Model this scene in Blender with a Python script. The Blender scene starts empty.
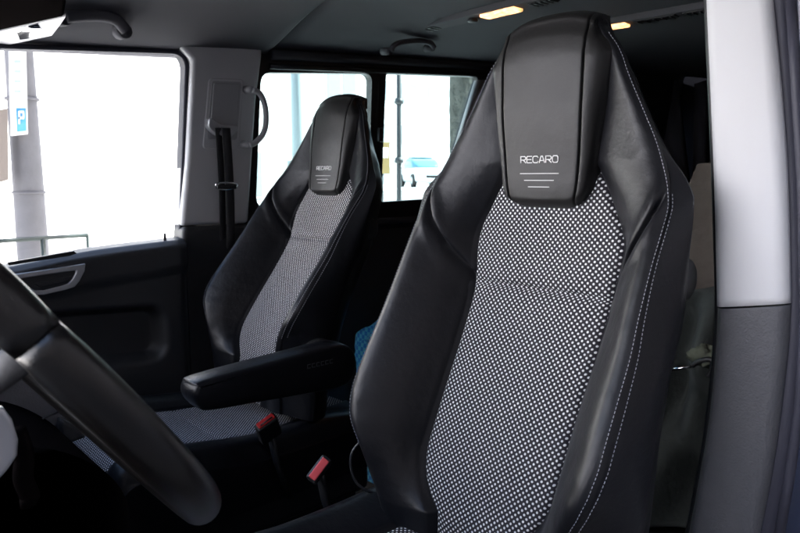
import bpy, bmesh, math, random
import numpy as np
from mathutils import Vector, Matrix
random.seed(7)
rs = np.random.RandomState(5)
SC = bpy.context.scene
COL = SC.collection
PI = math.pi
R_ = math.radians

# ------------------------------------------------------------------ camera
FPX = 670.0
CAM = np.array([0.600, -0.825, 1.073])
_th = R_(42.5)
_p = math.atan((266.5 - 178) / FPX)
_fh = np.array([-math.cos(_th), math.sin(_th), 0.0])
FW = _fh * math.cos(_p) + np.array([0, 0, -math.sin(_p)])
RT = np.cross(FW, [0, 0, 1]); RT /= np.linalg.norm(RT)
UP = np.cross(RT, FW)

def ray(x, y): return FW + RT * (x - 400) / FPX + UP * (266.5 - y) / FPX
def on_plane(x, y, p, n):
    r = ray(x, y); n = np.array(n, float)
    return CAM + r * (np.dot(np.array(p, float) - CAM, n) / np.dot(r, n))
def at_x(x, y, X): return on_plane(x, y, (X, 0, 0), (1, 0, 0))
def at_y(x, y, Y): return on_plane(x, y, (0, Y, 0), (0, 1, 0))
def at_z(x, y, Z): return on_plane(x, y, (0, 0, Z), (0, 0, 1))
LEAN = 0.13
def wall_x(z, off=0.0): return -1.295 + off + LEAN * max(0.0, z - 0.9)
def at_wall(x, y, off=0.0):           # the passenger side wall of the van, leaning in above the belt line
    return on_plane(x, y, (-1.295 + off, 0, 0.9), (1, 0, -LEAN))

cam_d = bpy.data.cameras.new('camera'); cam = bpy.data.objects.new('camera', cam_d); COL.objects.link(cam)
cam.location = CAM
cam.rotation_euler = Matrix((RT, UP, -FW)).transposed().to_euler()
cam_d.sensor_width = 36; cam_d.lens = FPX / 800 * 36
cam_d.clip_start = 0.02; cam_d.clip_end = 2000
cam_d.dof.use_dof = True; cam_d.dof.focus_distance = 1.0; cam_d.dof.aperture_fstop = 13.0
SC.camera = cam

# ------------------------------------------------------------------ materials
def nt(m): return m.node_tree.nodes, m.node_tree.links
def mat(name, col, rough=.5, metal=0, spec=.5, bump=None, var=0, varscale=8, sheen=0, coat=0, coords='Object', rvar=0):
    m = bpy.data.materials.new(name); m.use_nodes = True
    N, L = nt(m); b = N['Principled BSDF']
    b.inputs['Base Color'].default_value = (*col, 1); b.inputs['Roughness'].default_value = rough
    b.inputs['Metallic'].default_value = metal; b.inputs['Specular IOR Level'].default_value = spec
    b.inputs['Sheen Weight'].default_value = sheen; b.inputs['Coat Weight'].default_value = coat
    tc = N.new('ShaderNodeTexCoord')
    if var:
        n = N.new('ShaderNodeTexNoise'); n.inputs['Scale'].default_value = varscale; n.inputs['Detail'].default_value = 6
        L.new(tc.outputs[coords], n.inputs['Vector'])
        mx = N.new('ShaderNodeMix'); mx.data_type = 'RGBA'
        mx.inputs[6].default_value = (*[c * (1 - var) for c in col], 1); mx.inputs[7].default_value = (*[min(1, c * (1 + var)) for c in col], 1)
        L.new(n.outputs[0], mx.inputs[0]); L.new(mx.outputs[2], b.inputs['Base Color'])
    if rvar:
        n = N.new('ShaderNodeTexNoise'); n.inputs['Scale'].default_value = 14; n.inputs['Detail'].default_value = 8
        L.new(tc.outputs[coords], n.inputs['Vector'])
        r = N.new('ShaderNodeMapRange'); r.inputs[3].default_value = rough - rvar; r.inputs[4].default_value = rough + rvar
        L.new(n.outputs[0], r.inputs[0]); L.new(r.outputs[0], b.inputs['Roughness'])
    if bump:
        prev = None
        for kind, sc, st, dist in bump:
            if kind == 'noise':
                n = N.new('ShaderNodeTexNoise'); n.inputs['Detail'].default_value = 5
            else:
                n = N.new('ShaderNodeTexVoronoi')
            n.inputs['Scale'].default_value = sc
            L.new(tc.outputs[coords], n.inputs['Vector'])
            bp = N.new('ShaderNodeBump'); bp.inputs['Strength'].default_value = st; bp.inputs['Distance'].default_value = dist
            L.new(n.outputs[0], bp.inputs['Height'])
            if prev: L.new(prev.outputs[0], bp.inputs['Normal'])
            prev = bp
        L.new(prev.outputs[0], b.inputs['Normal'])
    return m

M = {}
M['leather'] = mat('leather', (.0068, .0071, .0092), .37, spec=.34, bump=[('voronoi', 520, .10, .0006), ('noise', 110, .25, .0012), ('noise', 34, .38, .003), ('noise', 9, .25, .008)], rvar=.08)
M['headrest'] = mat('headrest_leather', (.0120, .0116, .0114), .44, spec=.33, bump=[('voronoi', 600, .08, .0005), ('noise', 40, .22, .002), ('noise', 10, .3, .006)], rvar=.05)
M['thread'] = mat('thread', (.36, .37, .41), .7)
M['logo_thread'] = mat('logo_thread', (.72, .71, .70), .6, bump=[('noise', 1800, .3, .0005)])
M['logo_dark'] = mat('debossed_mark', (.10, .10, .105), .5)
M['pdark'] = mat('dark_plastic', (.020, .021, .024), .5, bump=[('voronoi', 700, .2, .0006), ('noise', 30, .1, .002)], rvar=.06)
M['pdoor'] = mat('door_plastic', (.030, .031, .034), .50, bump=[('voronoi', 600, .2, .0006)], rvar=.05)
M['pblack'] = mat('black_plastic', (.016, .016, .0175), .42, rvar=.05)
M['plow'] = mat('grey_grain_plastic', (.085, .085, .092), .6, bump=[('noise', 380, .55, .0015), ('noise', 40, .1, .003)], var=.12, varscale=60)
M['plight'] = mat('light_grey_plastic', (.57, .57, .575), .62, bump=[('noise', 500, .08, .0006)], var=.03)
M['pgrey'] = mat('mid_grey_plastic', (.38, .38, .39), .55, bump=[('noise', 500, .08, .0006)])
M['silver'] = mat('satin_silver', (.55, .56, .58), .34, metal=.7, rvar=.05)
M['chrome'] = mat('chrome', (.8, .8, .82), .12, metal=1)
M['liner'] = mat('headliner_fabric', (.105, .104, .114), .95, spec=.1, bump=[('noise', 700, .4, .001)], var=.06, varscale=3)
M['dliner'] = mat('dark_trim', (.05, .05, .055), .8, bump=[('noise', 400, .2, .001)])
M['rubber'] = mat('rubber_seal', (.035, .035, .05), .55, spec=.4)
M['paint'] = mat('van_paint', (.05, .06, .10), .3, coat=.6, spec=.5)
M['belt'] = mat('belt_webbing', (.02, .02, .022), .75, bump=[('noise', 900, .3, .0008)])
M['red'] = mat('red_button', (.55, .02, .02), .38)
M['redlit'] = mat('red_button_lit', (.85, .09, .10), .4)  # lit copy of the button red, brightness painted into the colour
M['carpet'] = mat('black_carpet', (.032, .032, .033), .95, spec=.1, bump=[('noise', 500, .6, .003)])
M['wheel'] = mat('wheel_leather', (.0048, .0040, .0038), .30, spec=.5, bump=[('voronoi', 900, .1, .0005), ('noise', 30, .15, .002)], rvar=.04)
M['cardboard'] = mat('cardboard', (.13, .105, .09), .9, bump=[('noise', 9, .8, .03)], var=.3, varscale=5)
M['cloth_green'] = mat('green_grey_cloth', (.060, .068, .064), .9, bump=[('noise', 30, .5, .01)], var=.2, varscale=10)
M['cloth_cream'] = mat('cream_cloth', (.13, .14, .10), .9, bump=[('noise', 60, .5, .006)], var=.3, varscale=30)
M['concrete'] = mat('concrete_pole', (.10, .097, .105), .85, bump=[('noise', 30, .4, .01)], var=.2, varscale=6)
M['asphalt'] = mat('asphalt', (.06, .06, .062), .9, bump=[('noise', 60, .5, .01)], var=.15, varscale=2)
M['paving'] = mat('pale_paving', (.62, .61, .59), .85, bump=[('noise', 20, .3, .01)], var=.06, varscale=2)
M['wallwhite'] = mat('white_render', (.80, .79, .77), .85, bump=[('noise', 8, .3, .01)], var=.03, varscale=1)
M['wallpale'] = mat('pale_tile_wall', (.56, .57, .57), .7, var=.04, varscale=1)
M['wallgrey'] = mat('pale_grey_wall', (.60, .62, .68), .85, var=.2, varscale=.6)
M['brick'] = mat('brown_brick', (.13, .115, .11), .9, var=.3, varscale=3)
M['winpale'] = mat('street_window', (.26, .29, .30), .3)
M['green_rail'] = mat('green_paint', (.008, .016, .014), .5)
M['darkpost'] = mat('dark_post_paint', (.05, .055, .06), .5)
M['yellow'] = mat('yellow_sign', (.20, .14, .05), .5)
M['signwhite'] = mat('sign_white', (.82, .82, .80), .5)
M['signblue'] = mat('sign_blue', (.04, .22, .62), .5)
M['walltile'] = mat('pale_tile', (.58, .58, .57), .8, var=.15, varscale=1.5)
M['jbox'] = mat('faded_brown_box', (.15, .125, .11), .7)
M['signgrey'] = mat('sign_grey', (.30, .36, .38), .5)
M['carpaint'] = mat('pale_car_paint', (.70, .74, .76), .3, coat=.5)
M['carglass'] = mat('car_window', (.10, .26, .33), .1)
M['tyre'] = mat('tyre', (.03, .03, .03), .8)
M['bark'] = mat('bark', (.10, .10, .085), .95, bump=[('noise', 25, 1, .05)], var=.85, varscale=9)
M['leaf'] = mat('leaf', (.06, .10, .04), .7)
M['visor'] = mat('visor_vinyl', (.006, .005, .005), .95, spec=.0)
M['mirror'] = mat('mirror_glass', (.85, .86, .88), .08, metal=1)
M['mirror_frame'] = mat('white_frame', (.42, .42, .45), .4)

def glass_mat(name, tint, refl=.06):
    m = bpy.data.materials.new(name); m.use_nodes = True; N, L = nt(m)
    for n in list(N):
        if n.type != 'OUTPUT_MATERIAL': N.remove(n)
    out = [n for n in N if n.type == 'OUTPUT_MATERIAL'][0]
    t = N.new('ShaderNodeBsdfTransparent'); t.inputs[0].default_value = (*tint, 1)
    g = N.new('ShaderNodeBsdfGlossy'); g.inputs['Roughness'].default_value = .02
    lw = N.new('ShaderNodeLayerWeight'); lw.inputs[0].default_value = .5
    pw = N.new('ShaderNodeMath'); pw.operation = 'POWER'; L.new(lw.outputs['Facing'], pw.inputs[0]); pw.inputs[1].default_value = 4
    fr = N.new('ShaderNodeMath'); fr.operation = 'MULTIPLY_ADD'; L.new(pw.outputs[0], fr.inputs[0]); fr.inputs[1].default_value = .7; fr.inputs[2].default_value = .03
    mx = N.new('ShaderNodeMixShader'); L.new(fr.outputs[0], mx.inputs[0]); L.new(t.outputs[0], mx.inputs[1]); L.new(g.outputs[0], mx.inputs[2])
    L.new(mx.outputs[0], out.inputs[0]); return m
M['glass_clear'] = glass_mat('clear_glass', (.93, .95, .96))
M['glass_tint'] = glass_mat('tinted_glass', (.60, .69, .70))

def lamp_mat(name, col, st):
    m = bpy.data.materials.new(name); m.use_nodes = True; N, L = nt(m); b = N['Principled BSDF']
    b.inputs['Base Color'].default_value = (.8, .75, .7, 1)
    b.inputs['Emission Color'].default_value = (*col, 1)
    tc = N.new('ShaderNodeTexCoord'); n = N.new('ShaderNodeTexVoronoi'); n.inputs['Scale'].default_value = 60
    L.new(tc.outputs['Object'], n.inputs['Vector'])
    r = N.new('ShaderNodeMapRange'); r.inputs[3].default_value = st * 1.6; r.inputs[4].default_value = st * .25; r.inputs[2].default_value = .8
    L.new(n.outputs[0], r.inputs[0]); L.new(r.outputs[0], b.inputs['Emission Strength'])
    return m
M['lamp'] = lamp_mat('warm_lamp_lens', (1.0, .44, .15), .62)

def weave_mat():
    m = bpy.data.materials.new('dotted_mesh_fabric'); m.use_nodes = True; N, L = nt(m); b = N['Principled BSDF']
    b.inputs['Roughness'].default_value = .75; b.inputs['Specular IOR Level'].default_value = .3
    uv = N.new('ShaderNodeUVMap'); uv.uv_map = 'UVMap'
    # slight wobble of the knit
    nz = N.new('ShaderNodeTexNoise'); nz.inputs['Scale'].default_value = 90; L.new(uv.outputs[0], nz.inputs['Vector'])
    vs = N.new('ShaderNodeVectorMath'); vs.operation = 'SUBTRACT'; vs.inputs[1].default_value = (.5, .5, .5); L.new(nz.outputs['Color'], vs.inputs[0])
    vm = N.new('ShaderNodeVectorMath'); vm.operation = 'SCALE'; vm.inputs['Scale'].default_value = .0016; L.new(vs.outputs[0], vm.inputs[0])
    va = N.new('ShaderNodeVectorMath'); va.operation = 'ADD'; L.new(uv.outputs[0], va.inputs[0]); L.new(vm.outputs[0], va.inputs[1])
    mp = N.new('ShaderNodeMapping'); mp.inputs['Rotation'].default_value = (0, 0, R_(45)); mp.inputs['Scale'].default_value = (1 / .0064, 1 / .0064, 1)
    L.new(va.outputs[0], mp.inputs[0])
    fr = N.new('ShaderNodeVectorMath'); fr.operation = 'FRACTION'; L.new(mp.outputs[0], fr.inputs[0])
    sb = N.new('ShaderNodeVectorMath'); sb.operation = 'SUBTRACT'; sb.inputs[1].default_value = (.5, .5, 0); L.new(fr.outputs[0], sb.inputs[0])
    ml = N.new('ShaderNodeVectorMath'); ml.operation = 'MULTIPLY'; ml.inputs[1].default_value = (1, 1, 0); L.new(sb.outputs[0], ml.inputs[0])
    ln = N.new('ShaderNodeVectorMath'); ln.operation = 'LENGTH'; L.new(ml.outputs[0], ln.inputs[0])
    mr = N.new('ShaderNodeMapRange'); mr.interpolation_type = 'SMOOTHSTEP'
    mr.inputs[1].default_value = .34; mr.inputs[2].default_value = .19; mr.inputs[3].default_value = 0; mr.inputs[4].default_value = 1
    L.new(ln.outputs['Value'], mr.inputs[0])
    n2 = N.new('ShaderNodeTexNoise'); n2.inputs['Scale'].default_value = 350; L.new(uv.outputs[0], n2.inputs['Vector'])
    r2 = N.new('ShaderNodeMapRange'); r2.inputs[3].default_value = .62; r2.inputs[4].default_value = .98; L.new(n2.outputs[0], r2.inputs[0])
    mx = N.new('ShaderNodeMix'); mx.data_type = 'RGBA'; mx.inputs[6].default_value = (.016, .014, .019, 1)
    L.new(mr.outputs[0], mx.inputs[0]); L.new(r2.outputs[0], mx.inputs[7]); L.new(mx.outputs[2], b.inputs['Base Color'])
    bp = N.new('ShaderNodeBump'); bp.inputs['Strength'].default_value = .6; bp.inputs['Distance'].default_value = .0012
    L.new(mr.outputs[0], bp.inputs['Height']); L.new(bp.outputs[0], b.inputs['Normal'])
    return m
M['weave'] = weave_mat()

def check_mat():
    m = bpy.data.materials.new('blue_woven_plastic'); m.use_nodes = True; N, L = nt(m); b = N['Principled BSDF']
    b.inputs['Roughness'].default_value = .45
    tc = N.new('ShaderNodeTexCoord')
    ck = N.new('ShaderNodeTexChecker'); ck.inputs['Scale'].default_value = 70
    ck.inputs[1].default_value = (.02, .28, .80, 1); ck.inputs[2].default_value = (.15, .68, .95, 1)
    L.new(tc.outputs['Object'], ck.inputs['Vector']); L.new(ck.outputs[0], b.inputs['Base Color'])
    n = N.new('ShaderNodeTexNoise'); n.inputs['Scale'].default_value = 12; L.new(tc.outputs['Object'], n.inputs['Vector'])
    bp = N.new('ShaderNodeBump'); bp.inputs['Strength'].default_value = .8; bp.inputs['Distance'].default_value = .02
    L.new(n.outputs[0], bp.inputs['Height']); L.new(bp.outputs[0], b.inputs['Normal'])
    return m
M['bluebag'] = check_mat()

# ------------------------------------------------------------------ helpers
def tag(o, label=None, cat=None, group=None, kind=None):
    if label: o['label'] = label
    if cat: o['category'] = cat
    if group: o['group'] = group
    if kind: o['kind'] = kind
    return o
def empty(name, loc=(0, 0, 0), label=None, cat=None, group=None):
    o = bpy.data.objects.new(name, None); COL.objects.link(o); o.location = loc; o.empty_display_size = .1
    return tag(o, label, cat, group)
def link(name, me, m, parent=None, smooth=True, bevel=0, seg=3, sub=0, solid=0):
    me.materials.clear(); me.materials.append(m)
    if smooth: me.shade_smooth()
    o = bpy.data.objects.new(name, me); COL.objects.link(o)
    if parent is not None:
        o.parent = parent
        if parent.type == 'EMPTY': o.location = -Vector(parent.location)      # vertices are given in van coordinates
    if solid:
        s = o.modifiers.new('s', 'SOLIDIFY'); s.thickness = solid; s.offset = -1
    if bevel:
        b = o.modifiers.new('b', 'BEVEL'); b.width = bevel; b.segments = seg; b.limit_method = 'ANGLE'; b.angle_limit = R_(40)
        b.harden_normals = True
    if sub:
        s = o.modifiers.new('u', 'SUBSURF'); s.levels = sub; s.render_levels = sub
    return o
def mesh(name, V, F, m, parent=None, **k):
    me = bpy.data.meshes.new(name); me.from_pydata([tuple(map(float, v)) for v in V], [], F); me.validate()
    bm = bmesh.new(); bm.from_mesh(me); bmesh.ops.recalc_face_normals(bm, faces=bm.faces); bm.to_mesh(me); bm.free()
    return link(name, me, m, parent, **k)
def grid(name, P, m, parent=None, UV=None, closeu=False, flip=False, **k):
    n, q, _ = P.shape; F = []
    for i in range(n - 1):
        for j in range(q if closeu else q - 1):
            a = i * q + j; b = i * q + (j + 1) % q; c = (i + 1) * q + (j + 1) % q; d = (i + 1) * q + j
            F.append((a, d, c, b) if flip else (a, b, c, d))
    me = bpy.data.meshes.new(name); me.from_pydata(P.reshape(-1, 3).tolist(), [], F)
    if UV is not None:
        ul = me.uv_layers.new(name='UVMap'); uvs = UV.reshape(-1, 2)
        for l in me.loops: ul.data[l.index].uv = uvs[l.vertex_index]
    return link(name, me, m, parent, **k)
class MB:
    def __init__(s): s.V = []; s.F = []
    def add(s, V, F):
        o = len(s.V); s.V += [tuple(map(float, v)) for v in V]; s.F += [tuple(i + o for i in f) for f in F]; return s
    def box(s, c, d, rz=0, R=None):
        x, y, z = [q / 2 for q in d]; P = [(a, b, e) for a in (-x, x) for b in (-y, y) for e in (-z, z)]
        Rm = Matrix.Rotation(rz, 3, 'Z') if R is None else R
        P = [Rm @ Vector(p) + Vector(c) for p in P]
        return s.add(P, [(0, 1, 3, 2), (4, 6, 7, 5), (0, 4, 5, 1), (2, 3, 7, 6), (0, 2, 6, 4), (1, 5, 7, 3)])
    def prism(s, pts, off):
        n = len(pts); off = np.array(off, float); A = [np.array(p, float) for p in pts]; B = [a + off for a in A]
        F = [tuple(range(n)), tuple(range(2 * n - 1, n - 1, -1))] + [(i, i + n, (i + 1) % n + n, (i + 1) % n) for i in range(n)]
        return s.add(A + B, F)
    def tube(s, pts, r, n=10, closed=False, flat=None):
        P = [Vector(p) for p in pts]; N = len(P); rr = r if hasattr(r, '__len__') else [r] * N
        up = None; rings = []
        for i in range(N):
            if closed: t = (P[(i + 1) % N] - P[i - 1]).normalized()
            else: t = (P[min(i + 1, N - 1)] - P[max(i - 1, 0)]).normalized()
            if up is None:
                a = Vector((0, 0, 1)) if abs(t.z) < .9 else Vector((1, 0, 0)); up = (a - t * a.dot(t)).normalized()
            else: up = (up - t * up.dot(t)).normalized()
            sd = t.cross(up)
            rings.append([P[i] + (up * math.cos(2 * PI * k / n) + sd * math.sin(2 * PI * k / n) * (flat or 1)) * rr[i] for k in range(n)])
        V = [v for g in rings for v in g]; F = []
        for i in range(N if closed else N - 1):
            a = i * n; b = ((i + 1) % N) * n
            F += [(a + k, a + (k + 1) % n, b + (k + 1) % n, b + k) for k in range(n)]
        if not closed: F += [tuple(range(n - 1, -1, -1)), tuple(range((N - 1) * n, N * n))]
        return s.add(V, F)
    def lathe(s, prof, c, axis='Z', n=32):
        V = []; F = []
        for r, h in prof:
            for k in range(n):
                a = 2 * PI * k / n; p = (r * math.cos(a), r * math.sin(a), h)
                if axis == 'X': p = (p[2], p[0], p[1])
                if axis == 'Y': p = (p[0], p[2], p[1])
                V.append((p[0] + c[0], p[1] + c[1], p[2] + c[2]))
        for i in range(len(prof) - 1):
            F += [(i * n + k, i * n + (k + 1) % n, (i + 1) * n + (k + 1) % n, (i + 1) * n + k) for k in range(n)]
        F += [tuple(range(n - 1, -1, -1)), tuple(range((len(prof) - 1) * n, len(prof) * n))]
        return s.add(V, F)
    def build(s, name, m, parent=None, **k): return mesh(name, s.V, s.F, m, parent, **k)
def spline(pts, n=8, closed=False):
    P = np.array(pts, float); N = len(P); out = []
    for i in range(N if closed else N - 1):
        g = lambda j: P[j % N] if closed else P[min(max(j, 0), N - 1)]
        p0, p1, p2, p3 = g(i - 1), g(i), g(i + 1), g(i + 2)
        for t in np.linspace(0, 1, n, endpoint=False):
            out.append(.5 * ((2 * p1) + (-p0 + p2) * t + (2 * p0 - 5 * p1 + 4 * p2 - p3) * t * t + (-p0 + 3 * p1 - 3 * p2 + p3) * t ** 3))
    if not closed: out.append(P[-1])
    return np.array(out)
def table(d):                 # smooth monotone interpolation of {z: value}
    ks = sorted(d); X = np.array(ks, float); Y = np.array([d[k] for k in ks], float)
    h = np.diff(X); dl = np.diff(Y) / h; mm = np.zeros(len(X)); mm[0] = dl[0]; mm[-1] = dl[-1]
    for i in range(1, len(X) - 1):
        if dl[i - 1] * dl[i] > 0:
            w1 = 2 * h[i] + h[i - 1]; w2 = h[i] + 2 * h[i - 1]; mm[i] = (w1 + w2) / (w1 / dl[i - 1] + w2 / dl[i])
    def f(x):
        x = min(max(x, X[0]), X[-1]); i = min(max(np.searchsorted(X, x) - 1, 0), len(X) - 2)
        t = (x - X[i]) / h[i]
        return float((2 * t**3 - 3 * t * t + 1) * Y[i] + (t**3 - 2 * t * t + t) * h[i] * mm[i] + (-2 * t**3 + 3 * t * t) * Y[i + 1] + (t**3 - t * t) * h[i] * mm[i + 1])
    return f
def smooth(a, b, x):
    t = min(max((x - a) / (b - a), 0), 1); return t * t * (3 - 2 * t)
def copy_tree(o, parent=None, delta=None):
    c = o.copy(); COL.objects.link(c); c.parent = parent
    if parent is None and delta is not None: c.location = Vector(o.location) + Vector(delta)
    for ch in list(o.children): copy_tree(ch, c)
    return c

# ================================================================== SEATS
yc = table({1.33: .060, 1.25: .048, 1.10: .030, 1.05: .026, 1.0: .020, .95: .010, .90: .000, .83: -.030, .725: -.083, .627: -.125, .57: -.142})
xf = table({1.33: .050, 1.20: .066, 1.10: .072, 1.086: .080, 1.056: .097, 1.022: .114, .993: .127, .972: .131, .90: .124, .828: .121, .725: .119, .66: .119, .625: .112, .60: .098, .57: .07})
xr = table({1.318: .070, 1.31: .077, 1.30: .086, 1.285: .095, 1.27: .104, 1.245: .115, 1.218: .125, 1.164: .153, 1.121: .177, 1.09: .192, 1.058: .206, 1.031: .213, .965: .214, .906: .216, .861: .219, .816: .220, .75: .221, .72: .217, .69: .207, .66: .192, .62: .179, .57: .169, .46: .16})
yr = table({1.318: .040, 1.30: .030, 1.27: .027, 1.245: .024, 1.218: .021, 1.164: .015, 1.121: .008, 1.09: .000, 1.058: -.012, 1.031: -.025, .965: -.061, .906: -.090, .861: -.112, .816: -.137, .75: -.172, .72: -.184, .69: -.190, .66: -.188, .62: -.180, .57: -.168, .46: -.14})
xo = table({1.318: .076, 1.25: .111, 1.20: .135, 1.15: .163, 1.10: .194, 1.07: .220, 1.046: .234, 1.0: .238, .82: .240, .64: .236, .57: .23})
yo = table({1.318: .055, 1.25: .036, 1.20: .034, 1.15: .028, 1.10: .022, 1.046: .002, 1.0: -.006, .90: -.018, .82: -.050, .73: -.068, .64: -.075, .57: -.08})
yb = table({1.318: .068, 1.25: .090, 1.10: .115, .95: .105, .80: .065, .57: -.01})
CREASE = [(.125, .905), (.146, .940), (.168, .975), (.186, 1.005), (.199, 1.035), (.207, 1.06), (.212, 1.085)]
def seg_d(px, pz, a, b):
    ax, az = a; bx, bz = b; t = max(0, min(1, ((px - ax) * (bx - ax) + (pz - az) * (bz - az)) / ((bx - ax) ** 2 + (bz - az) ** 2)))
    return math.hypot(px - ax - t * (bx - ax), pz - az - t * (bz - az))
def profile(z):
    c, f, r, ry, o, oy, b = yc(z), xf(z), xr(z), yr(z), xo(z), yo(z), yb(z)
    lo = smooth(.98, .78, z); hi = smooth(1.12, 1.22, z)
    return [(0, c + .003), (f * .6, c + .001), (f, c + .003), (f + .010, c - .003 - .006 * lo),
            (f + .40 * (r - f), c + (.52 + .06 * lo) * (ry - c) - .004), (f + .80 * (r - f), c + .95 * (ry - c) - .006), (r, ry),
            (r + .003 + .004 * lo, ry + .006 + .004 * lo), (o, ry + .55 * (oy - ry) + .004), (o - .002, oy), (o - .03 - .012 * hi, oy + .045 - .025 * hi), (o * .5, b), (0, b + .004)]
SEGS = [8, 7, 5, 8, 20, 14, 6, 5, 5, 5, 5, 4]
def dense(P):
    P = np.array(P, float); out = []
    for i in range(len(P) - 1):
        p0 = P[i - 1] if i else P[0] * [-1, 1] + 0 * P[0] if False else (P[max(i - 1, 0)]); p1 = P[i]; p2 = P[i + 1]; p3 = P[min(i + 2, len(P) - 1)]
        if i == 0: p0 = np.array([-P[1][0], P[1][1]])
        for t in np.linspace(0, 1, SEGS[i], endpoint=False):
            out.append(.5 * (2 * p1 + (-p0 + p2) * t + (2 * p0 - 5 * p1 + 4 * p2 - p3) * t * t + (-p0 + 3 * p1 - 3 * p2 + p3) * t ** 3))
    out.append(P[-1]); return np.array(out)
IDX = np.cumsum([0] + SEGS)          # column index of each profile point

def body_point_front(x, z):          # y of the seat's front surface at (x, z)
    D = dense(profile(z)); k = IDX[6]; return float(np.interp(abs(x), D[:k + 1, 0], D[:k + 1, 1]))

def squash(P):
    z = P[..., 2]; t = np.clip((z - 1.20) / .11, 0, 1); t = t * t * (3 - 2 * t)
    P[..., 2] = np.where(z > 1.24, 1.24 + (z - 1.24) * .93, z) - t * .017 * (np.minimum(np.abs(P[..., 0]), .083) / .08) ** 3.0
def build_backrest(root):
    zs = list(np.arange(.47, 1.3081, .0026)); rows = []; zz = []
    for z in zs:
        D = dense(profile(z)).copy()
        for j in range(len(D)):
            x, y = D[j]
            g = 0
            if j <= IDX[6] + 3:
                d = min(seg_d(x, z, CREASE[i], CREASE[i + 1]) for i in range(len(CREASE) - 1))
                fade = 1 - smooth(.86, 1.02, (x - xf(z)) / max(.02, xr(z) - xf(z)))
                if j > IDX[2]: g += fade * .0105 * math.exp(-(d / .0028) ** 2) - fade * .0035 * math.exp(-((d - .010) / .008) ** 2)
            g += .006 * math.exp(-((x - xf(z)) / .0035) ** 2) * (1 if j < IDX[5] else 0)
            if j < IDX[2]:
                e = 1 - (x / max(xf(z), .01)) ** 4
                g += e * (.0085 * math.exp(-((z - .905) / .0040) ** 2) - .0035 * math.exp(-((z - .925) / .014) ** 2) - .0035 * math.exp(-((z - .883) / .016) ** 2))
            if IDX[6] < j < IDX[7]: g += .0022 * math.sin(PI * (j - IDX[6]) / (IDX[7] - IDX[6]))
            D[j, 1] = y + g
        rows.append(D); zz.append(z)
    last = rows[-1]; zl = zz[-1]
    P = np.array([[(x, y, z) for x, y in D] for D, z in zip(rows, zz)])
    cap = []
    for a in np.linspace(0, PI / 2, 9)[1:]:
        s = math.cos(a) ** .7 if a < PI / 2 - .01 else .02
        cap.append([(x * (.35 + .65 * s) if s > .03 else x * .3, .058 + (y - .058) * s, zl + .011 * math.sin(a)) for x, y in last])
    P = np.concatenate([P, np.array(cap)]); squash(P)
    # arc length up the centre for the fabric pattern
    c = P[:, 0, 1:]; L = np.concatenate([[0], np.cumsum(np.hypot(*np.diff(c, axis=0).T))])
    k2 = IDX[2]
    Fp = P[:, :k2 + 1]; Fm = Fp[:, ::-1] * [-1, 1, 1]; FF = np.concatenate([Fm[:, :-1], Fp], 1)
    nr = sum(1 for z in zz if z < 1.10)
    UV = np.stack([FF[:, :, 0] * 1.02, np.repeat(L[:, None], FF.shape[1], 1)], 2)
    grid('fabric_panel', FF[:nr], M['weave'], root, UV=UV[:nr])
    k9 = IDX[9]
    for s in (1, -1):
        Q = P[:, k2:k9 + 1] * [s, 1, 1]
        bo = grid('side_bolster', Q, M['leather'], root, flip=(s < 0))
        mb = MB()
        for col, z0, z1, zig in ((IDX[6], .655, 1.297, 1), (IDX[7], .66, 1.055, 1)):
            line = np.array([P[i, col] for i, z in enumerate(zz) if z0 <= z <= z1]) * [s, 1, 1]
            seg = np.concatenate([[0], np.cumsum(np.linalg.norm(np.diff(line, axis=0), axis=1))])
            nrm_c = np.array([P[i, col + 1] - P[i, col - 1] for i, z in enumerate(zz) if z0 <= z <= z1]) * [s, 1, 1]
            st = .0052
            for q in np.arange(.002, seg[-1] - st, st):
                a = np.array([np.interp(q, seg, line[:, e]) for e in range(3)]); b = np.array([np.interp(q + .0034, seg, line[:, e]) for e in range(3)])
                t = (b - a) / np.linalg.norm(b - a); cc = np.array([np.interp(q, seg, nrm_c[:, e]) for e in range(3)])
                n = np.cross(t, cc) ; n /= np.linalg.norm(n)
                if n[1] > 0 and abs(n[1]) > .2: n = -n
                if abs(n[1]) <= .2 and n[0] * s < 0: n = -n
                a = a + n * .0004; b = b + n * .0004; m_ = (a + b) / 2 + n * .0005
                mb.tube([a, m_, b], [.0003, .00052, .0003], n=5)
        mb.build('stitching', M['thread'], bo)
    Q = P[:, k9:]; Qm = Q[:, ::-1] * [-1, 1, 1]
    grid('back_shell', np.concatenate([Q, Qm[:, 1:]], 1), M['pblack'], root)
    return P

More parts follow.
